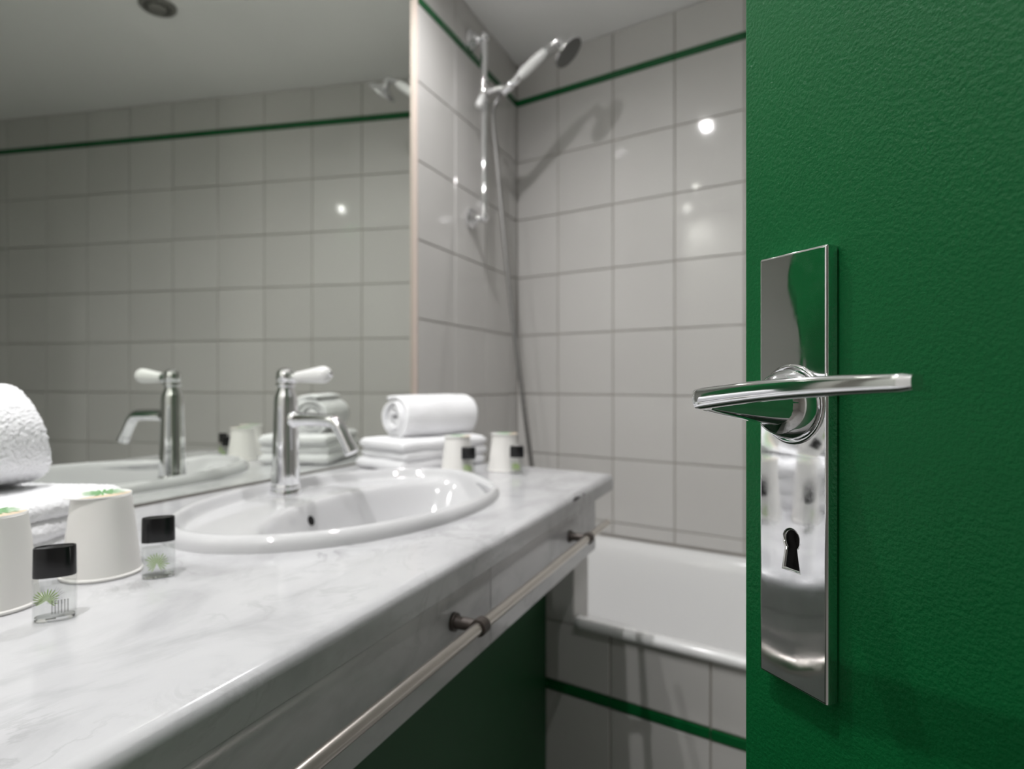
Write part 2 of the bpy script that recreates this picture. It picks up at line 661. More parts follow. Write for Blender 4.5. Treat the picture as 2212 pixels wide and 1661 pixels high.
def rrect(x0, x1, y0, y1, r, k=5):
    out = []
    for cx_, cy_, a0 in ((x1 - r, y1 - r, 0), (x0 + r, y1 - r, 90), (x0 + r, y0 + r, 180), (x1 - r, y0 + r, 270)):
        for i in range(k + 1):
            a = math.radians(a0 + 90 * i / k)
            out.append((cx_ + r * math.cos(a), cy_ + r * math.sin(a)))
    return out


kh = []
for i in range(17):
    a = math.radians(-52 + 284 * i / 16)
    kh.append((XC + .0046 * math.cos(a), KZ + .0052 * math.sin(a)))
kh += [(XC - .0048, KZ - .0158), (XC + .0048, KZ - .0158)]
plate = curve_plate_mesh('escutcheon_plate', [rrect(PX0, PX1, PZ0, PZ1, .0012, 2), kh], PT / 2 - .0016, .0016, 3)
plate.transform(Matrix.Translation((0, 0, PT / 2)))
esc = link('escutcheon_plate', to_door(plate), M['plate'], door, True, 28)
esc['label'] = 'tall chrome escutcheon plate'
k2 = mesh('keyhole', [(XC - .007, KZ - .018, .0006), (XC + .007, KZ - .018, .0006), (XC + .007, KZ + .007, .0006), (XC - .007, KZ + .007, .0006),
                      (XC - .007, KZ - .018, .0001), (XC + .007, KZ - .018, .0001), (XC + .007, KZ + .007, .0001), (XC - .007, KZ + .007, .0001)],
          [(0, 1, 2, 3), (7, 6, 5, 4), (0, 4, 5, 1), (1, 5, 6, 2), (2, 6, 7, 3), (3, 7, 4, 0)])
link('keyhole', to_door(k2), M['hole'], esc)
# collar ring swelling out of the plate
col = lathe_mesh('collar', [(.0222, PT - .0005), (.0221, PT + .0004), (.0212, PT + .0012), (.0203, PT + .0013), (.0196, PT + .0006)], (XC, HZ, 0), (0, 0, 1), 56)
link('collar', to_door(col), M['plate'], esc, True, 60)

hr = bpy.data.objects.new('door_handle', None)
COL.objects.link(hr); hr.parent = door
hr.empty_display_size = .02
# dome and neck
dome = [(.0192, PT + .0006)]
for i in range(1, 11):
    a = i / 10 * math.radians(80)
    dome.append((.0190 * math.cos(a) + .0002, PT + .001 + .0185 * math.sin(a)))
dm = lathe_mesh('dome', dome, (XC, HZ, 0), (0, 0, 1), 48)
link('dome', to_door(dm), M['handle'], hr, True, 50)
NECK_N = .066
z_out = 1.06 - .0092
path = []
rx, ryy = [], []
for i in range(15):
    t = i / 14
    nn = PT + .010 + (NECK_N - PT - .010) * t
    path.append((XC - .001 * t, HZ + (z_out - HZ) * t * 1.0, nn))
    rx.append(.0085 * (1 - t) ** 1.1 + .0062)
    ryy.append(.0064 * (1 - t) ** .8 + .0056)
nk = tube_mesh('neck', path, rx, 28, ryy, up=(0, 1, 0), power=2.3)
link('neck', to_door(nk), M['handle'], hr, True, 50)
# grip: flat bar, slightly arched, rising towards its tip
path, rx, ryy = [], [], []
L0, L1 = -.0085, .107
for i in range(34):
    t = i / 33
    q = L0 + (L1 - L0) * t
    rise = .0092 * t + .0016 * math.sin(PI * t)
    end = min(1.0, math.sqrt(max(0.0, 1 - (1 - min(1, t / .045)) ** 2)) if t < .045 else 1.0)
    if t > .975:
        end = math.sqrt(max(.70, 1 - ((t - .975) / .025) ** 2))
    path.append((XC + q, z_out + rise, NECK_N + .0010 - .004 * t * t))
    rx.append((.0050 - .0006 * t) * max(end, .45))
    ryy.append((.0058 - .0022 * t) * max(end, .45))
gp = tube_mesh('grip', path, rx, 32, ryy, up=(0, 1, 0), power=3.4)
link('grip', to_door(gp), M['handle'], hr, True, 45)

# ------------------------------------------------------------------ mirror
o = link('wall_mirror', box_mesh('wall_mirror', (-.0122, ENTRY_Y + .002, COUNTER_Z + .002), (-.009, 1.3452, CEIL - .004)), M['mirror'])
tag(o, 'large frameless wall mirror above the marble countertop', 'mirror')

# ------------------------------------------------------------------ marble countertop
SX_, SY_ = 0.268, 0.748           # sink centre
SA, SB = 0.190, 0.282             # half axes x, y
CX1 = .540


def far_y(x):
    return 1.296 - .2 * x


hole = [(SX_ + (SA - .016) * math.cos(2 * PI * i / 72), SY_ + (SB - .016) * math.sin(2 * PI * i / 72)) for i in range(72)]
outer = [(-.008, ENTRY_Y + .001), (CX1, ENTRY_Y + .001), (CX1, far_y(CX1)), (-.008, far_y(0))]
SLAB = .030


def inset(poly, d):
    """inward offset of a convex counter-clockwise polygon"""
    k = len(poly)
    out = []
    for i in range(k):
        p0, p1, p2 = Vector(poly[i - 1]), Vector(poly[i]), Vector(poly[(i + 1) % k])
        e0, e1 = (p1 - p0).normalized(), (p2 - p1).normalized()
        n0, n1 = Vector((-e0.y, e0.x)), Vector((-e1.y, e1.x))
        bis = (n0 + n1)
        q = p1 + bis * (d / max(.2, bis.dot(n0)))
        out.append((q.x, q.y))
    return out


def slab_with_hole(name, outer, hole, z0, z1, r, seg=12):
    from mathutils.geometry import tessellate_polygon
    bm = bmesh.new()
    rings = []
    for k in range(seg + 1):
        a = math.pi / 2 * k / seg
        rings.append([bm.verts.new((x, y, z1 - r * (1 - math.cos(a)))) for x, y in inset(outer, r * (1 - math.sin(a)))])
    rings.append([bm.verts.new((x, y, z0)) for x, y in outer])
    m_ = len(outer)
    for A, B in zip(rings[:-1], rings[1:]):
        for i in range(m_):
            bm.faces.new((A[i], B[i], B[(i + 1) % m_], A[(i + 1) % m_]))
    ht = [bm.verts.new((x, y, z1)) for x, y in hole]
    hb = [bm.verts.new((x, y, z0)) for x, y in hole]
    for i in range(len(hole)):
        j = (i + 1) % len(hole)
        bm.faces.new((ht[i], ht[j], hb[j], hb[i]))
    for loop_o, loop_h in ((rings[0], ht), (rings[-1], hb)):
        vv = list(loop_o) + list(loop_h)
        for t3 in tessellate_polygon([[v.co.xy.to_3d() for v in loop_o], [v.co.xy.to_3d() for v in loop_h]]):
            try:
                bm.faces.new([vv[i] for i in t3])
            except ValueError:
                pass
    return bm_mesh(name, bm)


me = slab_with_hole('marble_countertop', outer, hole, COUNTER_Z - SLAB, COUNTER_Z, .012)
ct = weighted(link('marble_countertop', me, M['marble'], None, True, 60))
tag(ct, 'white veined marble countertop with rounded front edge around the basin', 'countertop')
# chipped patch on the front edge
for (yy, ln, hh) in ((.952, .022, .0022), (.992, .006, .0015)):
    c = lathe_mesh('chip', [(.0004, -ln), (hh, -ln * .6), (hh * 1.2, 0), (hh * .7, ln * .6), (.0004, ln)], (CX1 - .0012, yy, COUNTER_Z - .0080), (0, 1, 0), 10, sx=.8)
    link('chip', c, M['hole'], ct)

# fascia: two marble panels under the slab
fa = empty('marble_fascia', (0, 0, 0))
tag(fa, 'polished marble fascia below the countertop edge behind the towel rail', 'fascia panel')
FX = CX1 - .0008
FZ0, FZ1 = .769, COUNTER_Z - SLAB - .0004
link('panel', box_mesh('panel', (FX - .02, ENTRY_Y + .002, FZ0), (FX, .6290, FZ1), .001, 2), M['marble'], fa)
link('panel', box_mesh('panel', (FX - .02, .6300, FZ0), (FX, 1.062, FZ1), .001, 2), M['marble'], fa)

# towel rail on the fascia
tr_ = empty('towel_rail', (FX, .6, .825))
tag(tr_, 'brushed steel towel rail on dark brackets along the counter front', 'towel rail')
BX = .030
link('bar', tube_mesh('bar', [(BX, -.66, 0), (BX, .427, 0)], .0058, 24), M['steel'], tr_, True, 40)
for yb in (-.429, -.058, .313):
    br = link('bracket', tube_mesh('bracket', [(.0003, yb, 0), (.004, yb, 0), (.0042, yb, 0), (BX - .005, yb, 0)], [.0090, .0090, .0062, .0058], 20), M['dark_steel'], tr_, True, 40)
    link('ring', lathe_mesh('ring', [(.0060, -.006), (.0082, -.006), (.0084, 0), (.0082, .006), (.0060, .006)], (BX, yb, 0), (0, 1, 0), 28, False, False), M['dark_steel'], br, True, 40)

# ------------------------------------------------------------------ basin
BCX, BCY, BAX, BAY = .318, .775, .117, .217
BOWL_D = .135


def basin_h(x, y):
    """height over the counter"""
    ex, ey = (x - SX_) / SA, (y - SY_) / SB
    eo = math.sqrt(ex * ex + ey * ey)
    d = (1 - eo) * (SA * SB) / math.sqrt((SB * ex / max(eo, 1e-6)) ** 2 + (SA * ey / max(eo, 1e-6)) ** 2) if eo > 1e-6 else SA
    # rolled rim, 26 mm wide
    RW = .027
    if d < RW:
        t = d / RW
        rim = .0165 * math.sqrt(max(0, 1 - (2 * min(t, .5) - 1) ** 2)) if t < .5 else .0165 - .0165 * (0.5 - 0.5 * math.cos(PI * (t - .5) / .5))
    else:
        rim = .0
    bx, by = (x - BCX) / BAX, (y - BCY) / BAY
    e = math.sqrt(bx * bx + by * by)
    wv = 1.04 - e
    sm = .035
    we = max(0.0, .5 * (wv + math.sqrt(wv * wv + sm * sm)) - .0016)
    we = min(1.0, we)
    dep = BOWL_D * (1 - (1 - we) ** 3.0)
    return rim - dep


vs, fs = [], []
NA, NR = 200, 100
for j in range(NR + 1):
    r = 1 - (j / NR) ** 1.25 if j < NR else 0.0
    for i in range(NA):
        a = 2 * PI * i / NA
        x, y = SX_ + SA * r * math.cos(a), SY_ + SB * r * math.sin(a)
        vs.append((x, y, COUNTER_Z + basin_h(x, y) + (0.0 if j else -.0005)))
for j in range(NR):
    for i in range(NA):
        i2 = (i + 1) % NA
        fs.append((j * NA + i, j * NA + i2, (j + 1) * NA + i2, (j + 1) * NA + i))
basin = empty('washbasin', (SX_, SY_, COUNTER_Z))
tag(basin, 'oval white porcelain washbasin set into the marble countertop', 'washbasin')
me = mesh('bowl', vs, fs)
me.transform(Matrix.Translation((-SX_, -SY_, -COUNTER_Z)))
link('bowl', me, M['porcelain'], basin, True)
# overflow hole on the tap-side wall of the bowl
oy = .722
ox = None
for k in range(400):
    x = .16 + k * .0006
    if basin_h(x, oy) < -.024:
        ox = x
        break
hz_ = basin_h(ox, oy)
dhx = (basin_h(ox + .001, oy) - basin_h(ox - .001, oy)) / .002
dhy = (basin_h(ox, oy + .001) - basin_h(ox, oy - .001)) / .002
nr = Vector((-dhx, -dhy, 1)).normalized()
ov = lathe_mesh('overflow_hole', [(.0072, -.002), (.0072, .0008), (.0066, .0011), (.0005, .0011)], (ox - SX_, oy - SY_, hz_), nr, 28)
link('overflow_hole', ov, M['hole'], basin)
dr = lathe_mesh('drain', [(.021, -.002), (.021, .0022), (.018, .003), (.012, .0018), (.0115, .004), (.002, .0055)], (BCX - SX_, BCY - SY_, basin_h(BCX, BCY)), (0, 0, 1), 36)
link('drain', dr, M['chrome'], basin, True, 40)

# ------------------------------------------------------------------ mixer tap
FXC, FYC = .1175, .768
tap = empty('basin_mixer', (FXC, FYC, COUNTER_Z + .0004))
tap.scale = (1.03, 1.03, 1.025)
tag(tap, 'traditional chrome basin mixer tap with white ceramic lever', 'tap')
link('base_ring', lathe_mesh('base_ring', [(.0235, -.001), (.0235, .0075), (.0228, .0085), (.0215, .0090), (.0222, .0105), (.0222, .0135), (.0210, .0150)], seg=48), M['chrome'], tap, True, 40)
link('body', lathe_mesh('body', [(.0212, .0145), (.0206, .022), (.0198, .045), (.0190, .075), (.0182, .105), (.0176, .128), (.0174, .142), (.0169, .1440), (.0169, .1480), (.0160, .1505), (.0142, .155), (.0126, .1600), (.0120, .1625), (.0122, .1645)], seg=48), M['chrome'], tap, True, 40)
sp = smooth_path([(.010, 0, .1150), (.040, 0, .1155), (.070, 0, .1150), (.088, 0, .1135), (.0985, 0, .1075), (.1055, 0, .098), (.1135, 0, .085), (.1195, 0, .0745)], 6)
link('spout', tube_mesh('spout', sp, [.0104 - .0016 * i / len(sp) for i in range(len(sp))], 24, [.0100 - .0010 * i / len(sp) for i in range(len(sp))], up=(0, 1, 0)), M['chrome'], tap, True, 50)
link('aerator', tube_mesh('aerator', [(.1180, 0, .0775), (.1235, 0, .0680)], [.0102, .0102], 24, up=(0, 1, 0)), M['chrome'], tap, True, 40)
link('spout_collar', lathe_mesh('spout_collar', [(.0128, .0150), (.0126, .0200), (.0108, .0225)], (0, 0, .1150), (1, 0, 0), 32), M['chrome'], tap, True, 40)
link('cap', lathe_mesh('cap', [(.0118, .1640), (.0142, .1655), (.0148, .1680), (.0142, .1705), (.0122, .1715), (.0130, .1740), (.0142, .1780), (.0141, .1830), (.0122, .1885), (.0088, .1920), (.004, .1935), (.0006, .1938)], seg=44), M['chrome'], tap, True, 40)
lv = empty('lever', (0, 0, 0)); lv.parent = tap
ldir = Vector((1, .0, .07)).normalized()
lo_ = Vector((.010, 0, .1785))
link('ferrule', lathe_mesh('ferrule', [(.0086, 0), (.0090, .008), (.0080, .0125)], lo_, ldir, 28), M['chrome'], lv, True, 40)
link('ceramic_grip', lathe_mesh('ceramic_grip', [(.0080, .0125), (.0084, .017), (.0096, .029), (.0112, .043), (.0126, .055), (.0130, .061), (.0124, .066), (.0102, .0705), (.0066, .0732), (.0042, .0740)], lo_, ldir, 32), M['ceramic_handle'], lv, True, 60)
link('end_cap', lathe_mesh('end_cap', [(.0042, .0734), (.0050, .0750), (.0046, .0772), (.0026, .0786), (.0004, .0790)], lo_, ldir, 24), M['chrome'], lv, True, 60)

# ------------------------------------------------------------------ bathtub
TL = 2.2
vs, fs = [], []
NS, NW = 120, 60
TZ = .579


def tub_pt(a, wv, z):
    if a < .456:
        wv = max(wv, .0705)          # the tiled upstand stands here
    p = Vector((0, APRON_Y, 0)) + E * (a - .131 * (wv / TUB_W) * max(0, 1 - a / 1.0)) + NB * wv
    return (p.x, p.y, z)


TS0, TS1 = .0, 1.72


def tub_z(a, wv):
    # rounded outer lip and basin
    cs, cw = (TS0 + TS1) / 2 + .0, TUB_W / 2 + .004
    hs, hw = (TS1 - TS0) / 2 - .055, TUB_W / 2 - .048
    u_, v_ = abs(a - cs) / hs, abs(wv - cw) / hw
    e = (u_ ** 5 + v_ ** 5) ** (1 / 5)
    ww = (1.0 - e)
    sm = .035
    we = .5 * (ww + math.sqrt(ww * ww + sm * sm))
    dep = .42 * (1 - math.exp(-we * 6.5)) / (1 - math.exp(-6.5))
    return TZ - dep + (.42 * (1 - math.exp(-.5 * (-.1 + math.sqrt(.01 + sm * sm)) * 6.5)) if False else 0)


lip = [(-.006, -.0195), (-.0105, -.0165), (-.0120, -.010), (-.0100, -.004), (-.005, .0)]
W_ = [l_[0] for l_ in lip] + [TUB_W * (k / NW) for k in range(NW + 1)]
for j, wv in enumerate(W_):
    for i in range(NS + 1):
        a = TS0 + (TS1 - TS0) * i / NS
        if j < len(lip):
            z = tub_z(a, 0) + lip[j][1]
            vs.append(tub_pt(a, lip[j][0], z))
        else:
            vs.append(tub_pt(a, min(wv, TUB_W - .0015), tub_z(a, wv)))
for j in range(len(W_) - 1):
    for i in range(NS):
        k = j * (NS + 1) + i
        fs.append((k, k + 1, k + NS + 2, k + NS + 1))
me = mesh('bathtub', vs, fs)
tub = link('bathtub', me, M['enamel'], None, True)
tag(tub, 'white enamel bathtub with rounded rim behind the vanity', 'bathtub')

# ------------------------------------------------------------------ shower rail, hand shower, hose
SYR = 1.640
rail = empty('shower_rail', (0, SYR, 0))
tag(rail, 'chrome riser rail with round wall mounts beside the mirror', 'shower rail')
RX = .046
ZT, ZB = 2.062, 1.540
for zz in (ZT, ZB):
    ws = link('wall_mount', lathe_mesh('wall_mount', [(.0285, .0005), (.0300, .003), (.0290, .007), (.0225, .0105), (.0190, .014), (.0195, .018), (.0150, .0215), (.0105, .026), (.0100, RX - .006)], (0, 0, zz), (1, 0, 0), 40), M['chrome'], rail, True, 45)
    link('end_ball', lathe_mesh('end_ball', [(.0008, -.0165)] + [(.0152 * math.cos(math.radians(a)), .0152 * math.sin(math.radians(a))) for a in range(-75, 76, 15)] + [(.0008, .0165)], (RX, 0, zz), (0, 0, 1), 32), M['chrome'], ws, True, 60)
link('rail_tube', tube_mesh('rail_tube', [(RX, 0, ZB), (RX, 0, ZT)], .0098, 28), M['chrome'], rail, True, 40)
ZS = 1.905
sl = link('slider', lathe_mesh('slider', [(.0100, -.036), (.0145, -.035), (.0155, -.027), (.0125, -.022), (.0145, -.014), (.0155, .0), (.0145, .014), (.0125, .022), (.0155, .027), (.0145, .035), (.0100, .036)], (RX, 0, ZS), (0, 0, 1), 32), M['chrome'], rail, True, 45)
ld = Vector((.0, -.55, -.9)).normalized()
link('clamp_lever', lathe_mesh('clamp_lever', [(.006, .010), (.0085, .018), (.0098, .028), (.0112, .044), (.0118, .058), (.0102, .065), (.0050, .068)], (RX, 0, ZS), ld, 24), M['ceramic_handle'], sl, True, 60)
hd = Vector((.78, .0, .62))
cr0 = Vector((RX, 0, ZS))
link('cradle', tube_mesh('cradle', smooth_path([cr0 + Vector((.010, 0, -.002)), cr0 + Vector((.026, 0, .000)), cr0 + Vector((.062, .002, .002))], 4), [.0092] * 9, 20), M['chrome'], sl, True, 50)

# hand shower resting in the cradle
H0 = Vector((.121, SYR + .003, 1.905))     # foot of the handle
HEAD = Vector((.300, 1.652, 1.972))
hs = empty('hand_shower', H0)
tag(hs, 'chrome hand shower with white ceramic handle resting in the rail cradle', 'hand shower')
hdir = Vector((.100, .002, .072)).normalized()
link('ferrule', lathe_mesh('ferrule', [(.0095, -.022), (.0115, -.018), (.0118, .0), (.0135, .004), (.0128, .010), (.0105, .014), (.0118, .018), (.0125, .030), (.0118, .040), (.0100, .044)], (0, 0, 0), hdir, 32), M['chrome'], hs, True, 45)
link('ceramic_handle', lathe_mesh('ceramic_handle', [(.0110, .042), (.0130, .047), (.0148, .064), (.0150, .090), (.0140, .118), (.0120, .135), (.0105, .139)], (0, 0, 0), hdir, 32), M['ceramic_handle'], hs, True, 60)
c1 = hdir * .137
fn = Vector((.685, .096, -.741)).normalized()          # spray direction
head_c = HEAD - H0
back = head_c - fn * .030
neck = smooth_path([c1, c1 + hdir * .016, (c1 + hdir * .030 + back) / 2 + Vector((.002, 0, .010)), back - fn * .002], 5)
link('neck', tube_mesh('neck', neck, [.0108 - .0026 * math.sin(PI * min(1, i / (len(neck) - 1))) for i in range(len(neck))], 22), M['chrome'], hs, True, 50)
hh = link('head', lathe_mesh('head', [(.008, -.034), (.012, -.030), (.012, -.024), (.020, -.019), (.036, -.012), (.0445, -.006), (.0462, -.002), (.0455, .001)], head_c, fn, 48, True, False), M['chrome'], hs, True, 45)
link('spray_face', lathe_mesh('spray_face', [(.0455, .0008), (.0440, .0012), (.0425, -.0002), (.020, .0012), (.001, .0018)], head_c, fn, 48, False, True), M['spray'], hh, True, 40)

# hose
hp0 = H0 - hdir * .022
hpts = smooth_path([hp0, hp0 - hdir * .018 + Vector((0, 0, -.006)), (RX + .020, SYR + .020, ZS - .07), (RX + .024, SYR + .040, 1.70), (.090, SYR + .055, 1.45), (.118, SYR + .065, 1.18), (.150, SYR + .072, .93), (.172, SYR + .075, .76), (.180, SYR + .076, .610)], 22)
vsr = [.0066 + .0006 * ((i % 2) * 2 - 1) for i in range(len(hpts))]
hose = link('shower_hose', tube_mesh('shower_hose', hpts, vsr, 14), M['hose'], None, True, 60)
tag(hose, 'thin ribbed metal shower hose hanging from the hand shower', 'hose')
# hose outlet on the tub rim, hidden behind the counter
ho = empty('hose_outlet', (.180, SYR + .076, TZ - .02))
tag(ho, 'chrome hose outlet on the bathtub at the foot of the hose', 'outlet')
link('flange', lathe_mesh('flange', [(.026, 0), (.026, .012), (.018, .020), (.012, .024)], seg=32), M['chrome'], ho, True, 40)
link('nut', lathe_mesh('nut', [(.010, .022), (.012, .024), (.011, .040), (.0085, .050)], seg=24), M['chrome'], ho, True, 40)

# ------------------------------------------------------------------ printed palm leaf
def leaf_mesh(name, c, r, a0, a1, k, surf, width=.09, stem=None):
    """fan of blades; surf maps (u,v) -> 3D point (thin print lying on a surface)"""
    vs, fs = [], []
    rnd = random.Random(int(r * 1e6) + k)
    for i in range(k):
        a = a0 + (a1 - a0) * i / (k - 1)
        rr = r * rnd.uniform(.8, 1.05)
        da = width
        pts = [(0, 0), (.45 * rr * math.cos(a - da), .45 * rr * math.sin(a - da)), (.8 * rr * math.cos(a - da * .6), .8 * rr * math.sin(a - da * .6)), (rr * math.cos(a), rr * math.sin(a)),
               (.8 * rr * math.cos(a + da * .6), .8 * rr * math.sin(a + da * .6)), (.45 * rr * math.cos(a + da), .45 * rr * math.sin(a + da))]
        b0 = len(vs)
        vs += [surf(c[0] + x, c[1] + y) for x, y in pts]
        fs.append(tuple(b0 + q for q in range(6)))
    if stem:
        b0 = len(vs)
        (x0, y0), (x1, y1), wd = stem
        dx, dy = x1 - x0, y1 - y0
        ll = math.hypot(dx, dy)
        nx, ny = -dy / ll * wd, dx / ll * wd
        vs += [surf(x0 + nx, y0 + ny), surf(x0 - nx, y0 - ny), surf(x1 - nx, y1 - ny), surf(x1 + nx, y1 + ny)]
        fs.append((b0, b0 + 1, b0 + 2, b0 + 3))
    return mesh(name, vs, fs)


# ------------------------------------------------------------------ cups
CUP_H, CUP_RB, CUP_RT = .0720, .0318, .0238
CUP_G = 'upturned white paper cups on the countertop'


def make_cup(loc, label, rz_, lid_off):
    c = empty('paper_cup', loc, rz_)
    tag(c, label, 'cup', CUP_G)
    prof = [(CUP_RB - .0012, .0002), (CUP_RB + .0006, .0002), (CUP_RB + .0016, .0014), (CUP_RB + .0012, .0029), (CUP_RB - .0002, .0034)]
    link('rim', lathe_mesh('rim', prof, seg=56, cap1=False), M['cup'], c, True, 60)
    link('wall', lathe_mesh('wall', [(CUP_RB, .003), (CUP_RT, CUP_H), (CUP_RT - .001, CUP_H + .0004), (CUP_RT - .002, CUP_H - .0006)], seg=56, cap0=False), M['cup'], c, True, 40)
    zl = CUP_H + .0005
    lid = link('paper_lid', lathe_mesh('paper_lid', [(.0272, zl), (.0274, zl + .0004), (.0270, zl + .0008)], (lid_off[0], lid_off[1], 0), seg=56), M['paper'], c, True, 40)
    # beige band at one side of the lid and the printed leaf
    zt = zl + .0011
    ring = []
    for i in range(21):
        a = math.radians(-62 + 124 * i / 20)
        ring.append((lid_off[0] + .0264 * math.cos(a), lid_off[1] + .0264 * math.sin(a), zt))
    link('print', mesh('print', ring, [tuple(range(21))]), M['beige'], lid)
    surf = lambda u, v: (lid_off[0] + u, lid_off[1] + v, zt + .0003)
    link('leaf_print', leaf_mesh('leaf_print', (.001, .004), .021, 0.0, 2 * PI * .92, 19, surf, .10), M['leaf'], lid)
    return c


YAW_R = math.radians(23.07)
CUPS = [((.2590, .3822, COUNTER_Z), 'upturned white paper cup between the two near bottles', -.1, (-.0040, -.0016)),
        ((.2646, .2905, COUNTER_Z), 'upturned white paper cup cut off by the left picture edge', -.1, (-.0040, -.0016)),
        ((.2660, 1.0640, COUNTER_Z), 'upturned white paper cup beside the towel roll at the far end', .2, (.0, .0)),
        ((.3270, 1.1480, COUNTER_Z), 'upturned white paper cup nearest the far end of the countertop', .2, (.0, .0))]
for c in CUPS:
    make_cup(*c)

# ------------------------------------------------------------------ bottles
BW, BD = .0136, .0074


def bottle_sec(wx, wy, z, k=40, pw=2.6):
    out = []
    for i in range(k):
        a = 2 * PI * i / k
        ca, sa = math.cos(a), math.sin(a)
        out.append((wx * math.copysign(abs(ca) ** (2 / pw), ca), wy * math.copysign(abs(sa) ** (2 / pw), sa), z))
    return out


def loft(name, secs, cap0=True, cap1=True):
    k = len(secs[0])
    vs = [p for s in secs for p in s]
    fs = []
    for j in range(len(secs) - 1):
        for i in range(k):
            i2 = (i + 1) % k
            fs.append((j * k + i, j * k + i2, (j + 1) * k + i2, (j + 1) * k + i))
    if cap0:
        fs.append(tuple(range(k - 1, -1, -1)))
    if cap1:
        fs.append(tuple(range((len(secs) - 1) * k, len(secs) * k)))
    return mesh(name, vs, fs)


def front(u, v, off=.00025, pw=2.6):
    """point on the broad front (-y side) of the bottle"""
    x = max(-.97, min(.97, u / BW))
    y = BD * (1 - abs(x) ** pw) ** (1 / pw)
    return (u, -y - off, v)


def make_bottle(loc, label, rz_, style):
    b_ = empty('toiletry_bottle', loc, rz_)
    tag(b_, label, 'bottle', 'small black capped toiletry bottles')
    BH = .0325
    link('body', loft('body', [bottle_sec(BW * .93, BD * .9, .0002), bottle_sec(BW * .985, BD * .97, .0012), bottle_sec(BW, BD, .0030), bottle_sec(BW, BD, BH - .001), bottle_sec(BW * .97, BD * .96, BH)]), M['clear'], b_, True, 50)
    link('liquid', loft('liquid', [bottle_sec(BW * .90, BD * .86, .0034), bottle_sec(BW * .94, BD * .91, .0046), bottle_sec(BW * .94, BD * .91, BH - .005)]), M['clear'], b_, True, 40)
    link('glass_foot', loft('glass_foot', [bottle_sec(BW * .90, BD * .86, .0006), bottle_sec(BW * .93, BD * .90, .0015), bottle_sec(BW * .92, BD * .88, .0030)]), M['glass'], b_, True, 40)
    link('cap', loft('cap', [bottle_sec(BW * .99, BD * 1.0, BH), bottle_sec(BW * .995, BD * 1.01, BH + .0006), bottle_sec(BW * .975, BD * .99, .0535), bottle_sec(BW * .955, BD * .96, .0542), bottle_sec(BW * .91, BD * .90, .0543), bottle_sec(BW * .88, BD * .86, .0537)]), M['black'], b_, True, 30)
    if style == 0:
        link('leaf_print', leaf_mesh('leaf_print', (-.0040, .0165), .0092, math.radians(-40), math.radians(205), 17, front, .085), M['leaf_pale'], b_)
        g = leaf_mesh('line_print', (-.004, .0142), .0150, math.radians(-4), math.radians(62), 10, front, .014)
        link('line_print', g, M['print_grey'], b_)
        vs, fs = [], []
        for i in range(6):
            u = -.0005 + i * .0019
            for k in range(9):
                z0 = .0062 + k * .0011
                q = len(vs)
                vs += [front(u - .0004, z0), front(u + .0004, z0), front(u + .0004, z0 + .0007), front(u - .0004, z0 + .0007)]
                fs.append((q, q + 1, q + 2, q + 3))
        link('small_print', mesh('small_print', vs, fs), M['print_grey'], b_)
    else:
        link('leaf_print', leaf_mesh('leaf_print', (-.001, .0145), .0105, math.radians(-60), math.radians(240), 19, front, .085), M['leaf_pale'], b_)
        link('line_print', leaf_mesh('line_print', (.003, .0140), .0110, math.radians(-20), math.radians(70), 8, front, .016), M['print_grey'], b_)
    return b_


B_RZ = math.radians(50)
BOTTLES = [((.3380, .2945, COUNTER_Z), 'clear bottle with black cap in front of the leftmost cup, nearest bottle', B_RZ, 0),
           ((.3170, .3950, COUNTER_Z), 'clear bottle with black cap and leaf print left of the washbasin', B_RZ, 1),
           ((.2980, 1.0480, COUNTER_Z), 'small bottle with black cap touching the far end of the washbasin rim', math.radians(15), 1),
           ((.3720, 1.1060, COUNTER_Z), 'small bottle with black cap in front of the farthest paper cup', math.radians(15), 1)]
for b_ in BOTTLES:
    make_bottle(*b_)


# ------------------------------------------------------------------ towels
def jitter(me, amp, freq, seed=0.0, fine=0.0, ffreq=400):
    k = len(me.vertices)
    co = np.empty(k * 3, 'f'); nr_ = np.empty(k * 3, 'f')
    me.vertices.foreach_get('co', co)
    me.vertices.foreach_get('normal', nr_)
    co = co.reshape(-1, 3); nr_ = nr_.reshape(-1, 3)
    d = np.zeros(k, 'f')
    nz = mnoise.noise
    if amp:
        q = co * freq
        q[:, 0] += seed
        d += amp * np.fromiter((nz(v) for v in q.tolist()), 'f', k)
    if fine:
        q = co * ffreq
        q[:, 1] += seed
        d += fine * np.fromiter((nz(v) for v in q.tolist()), 'f', k)
    co += nr_ * d[:, None]
    me.vertices.foreach_set('co', co.ravel())
    me.update()


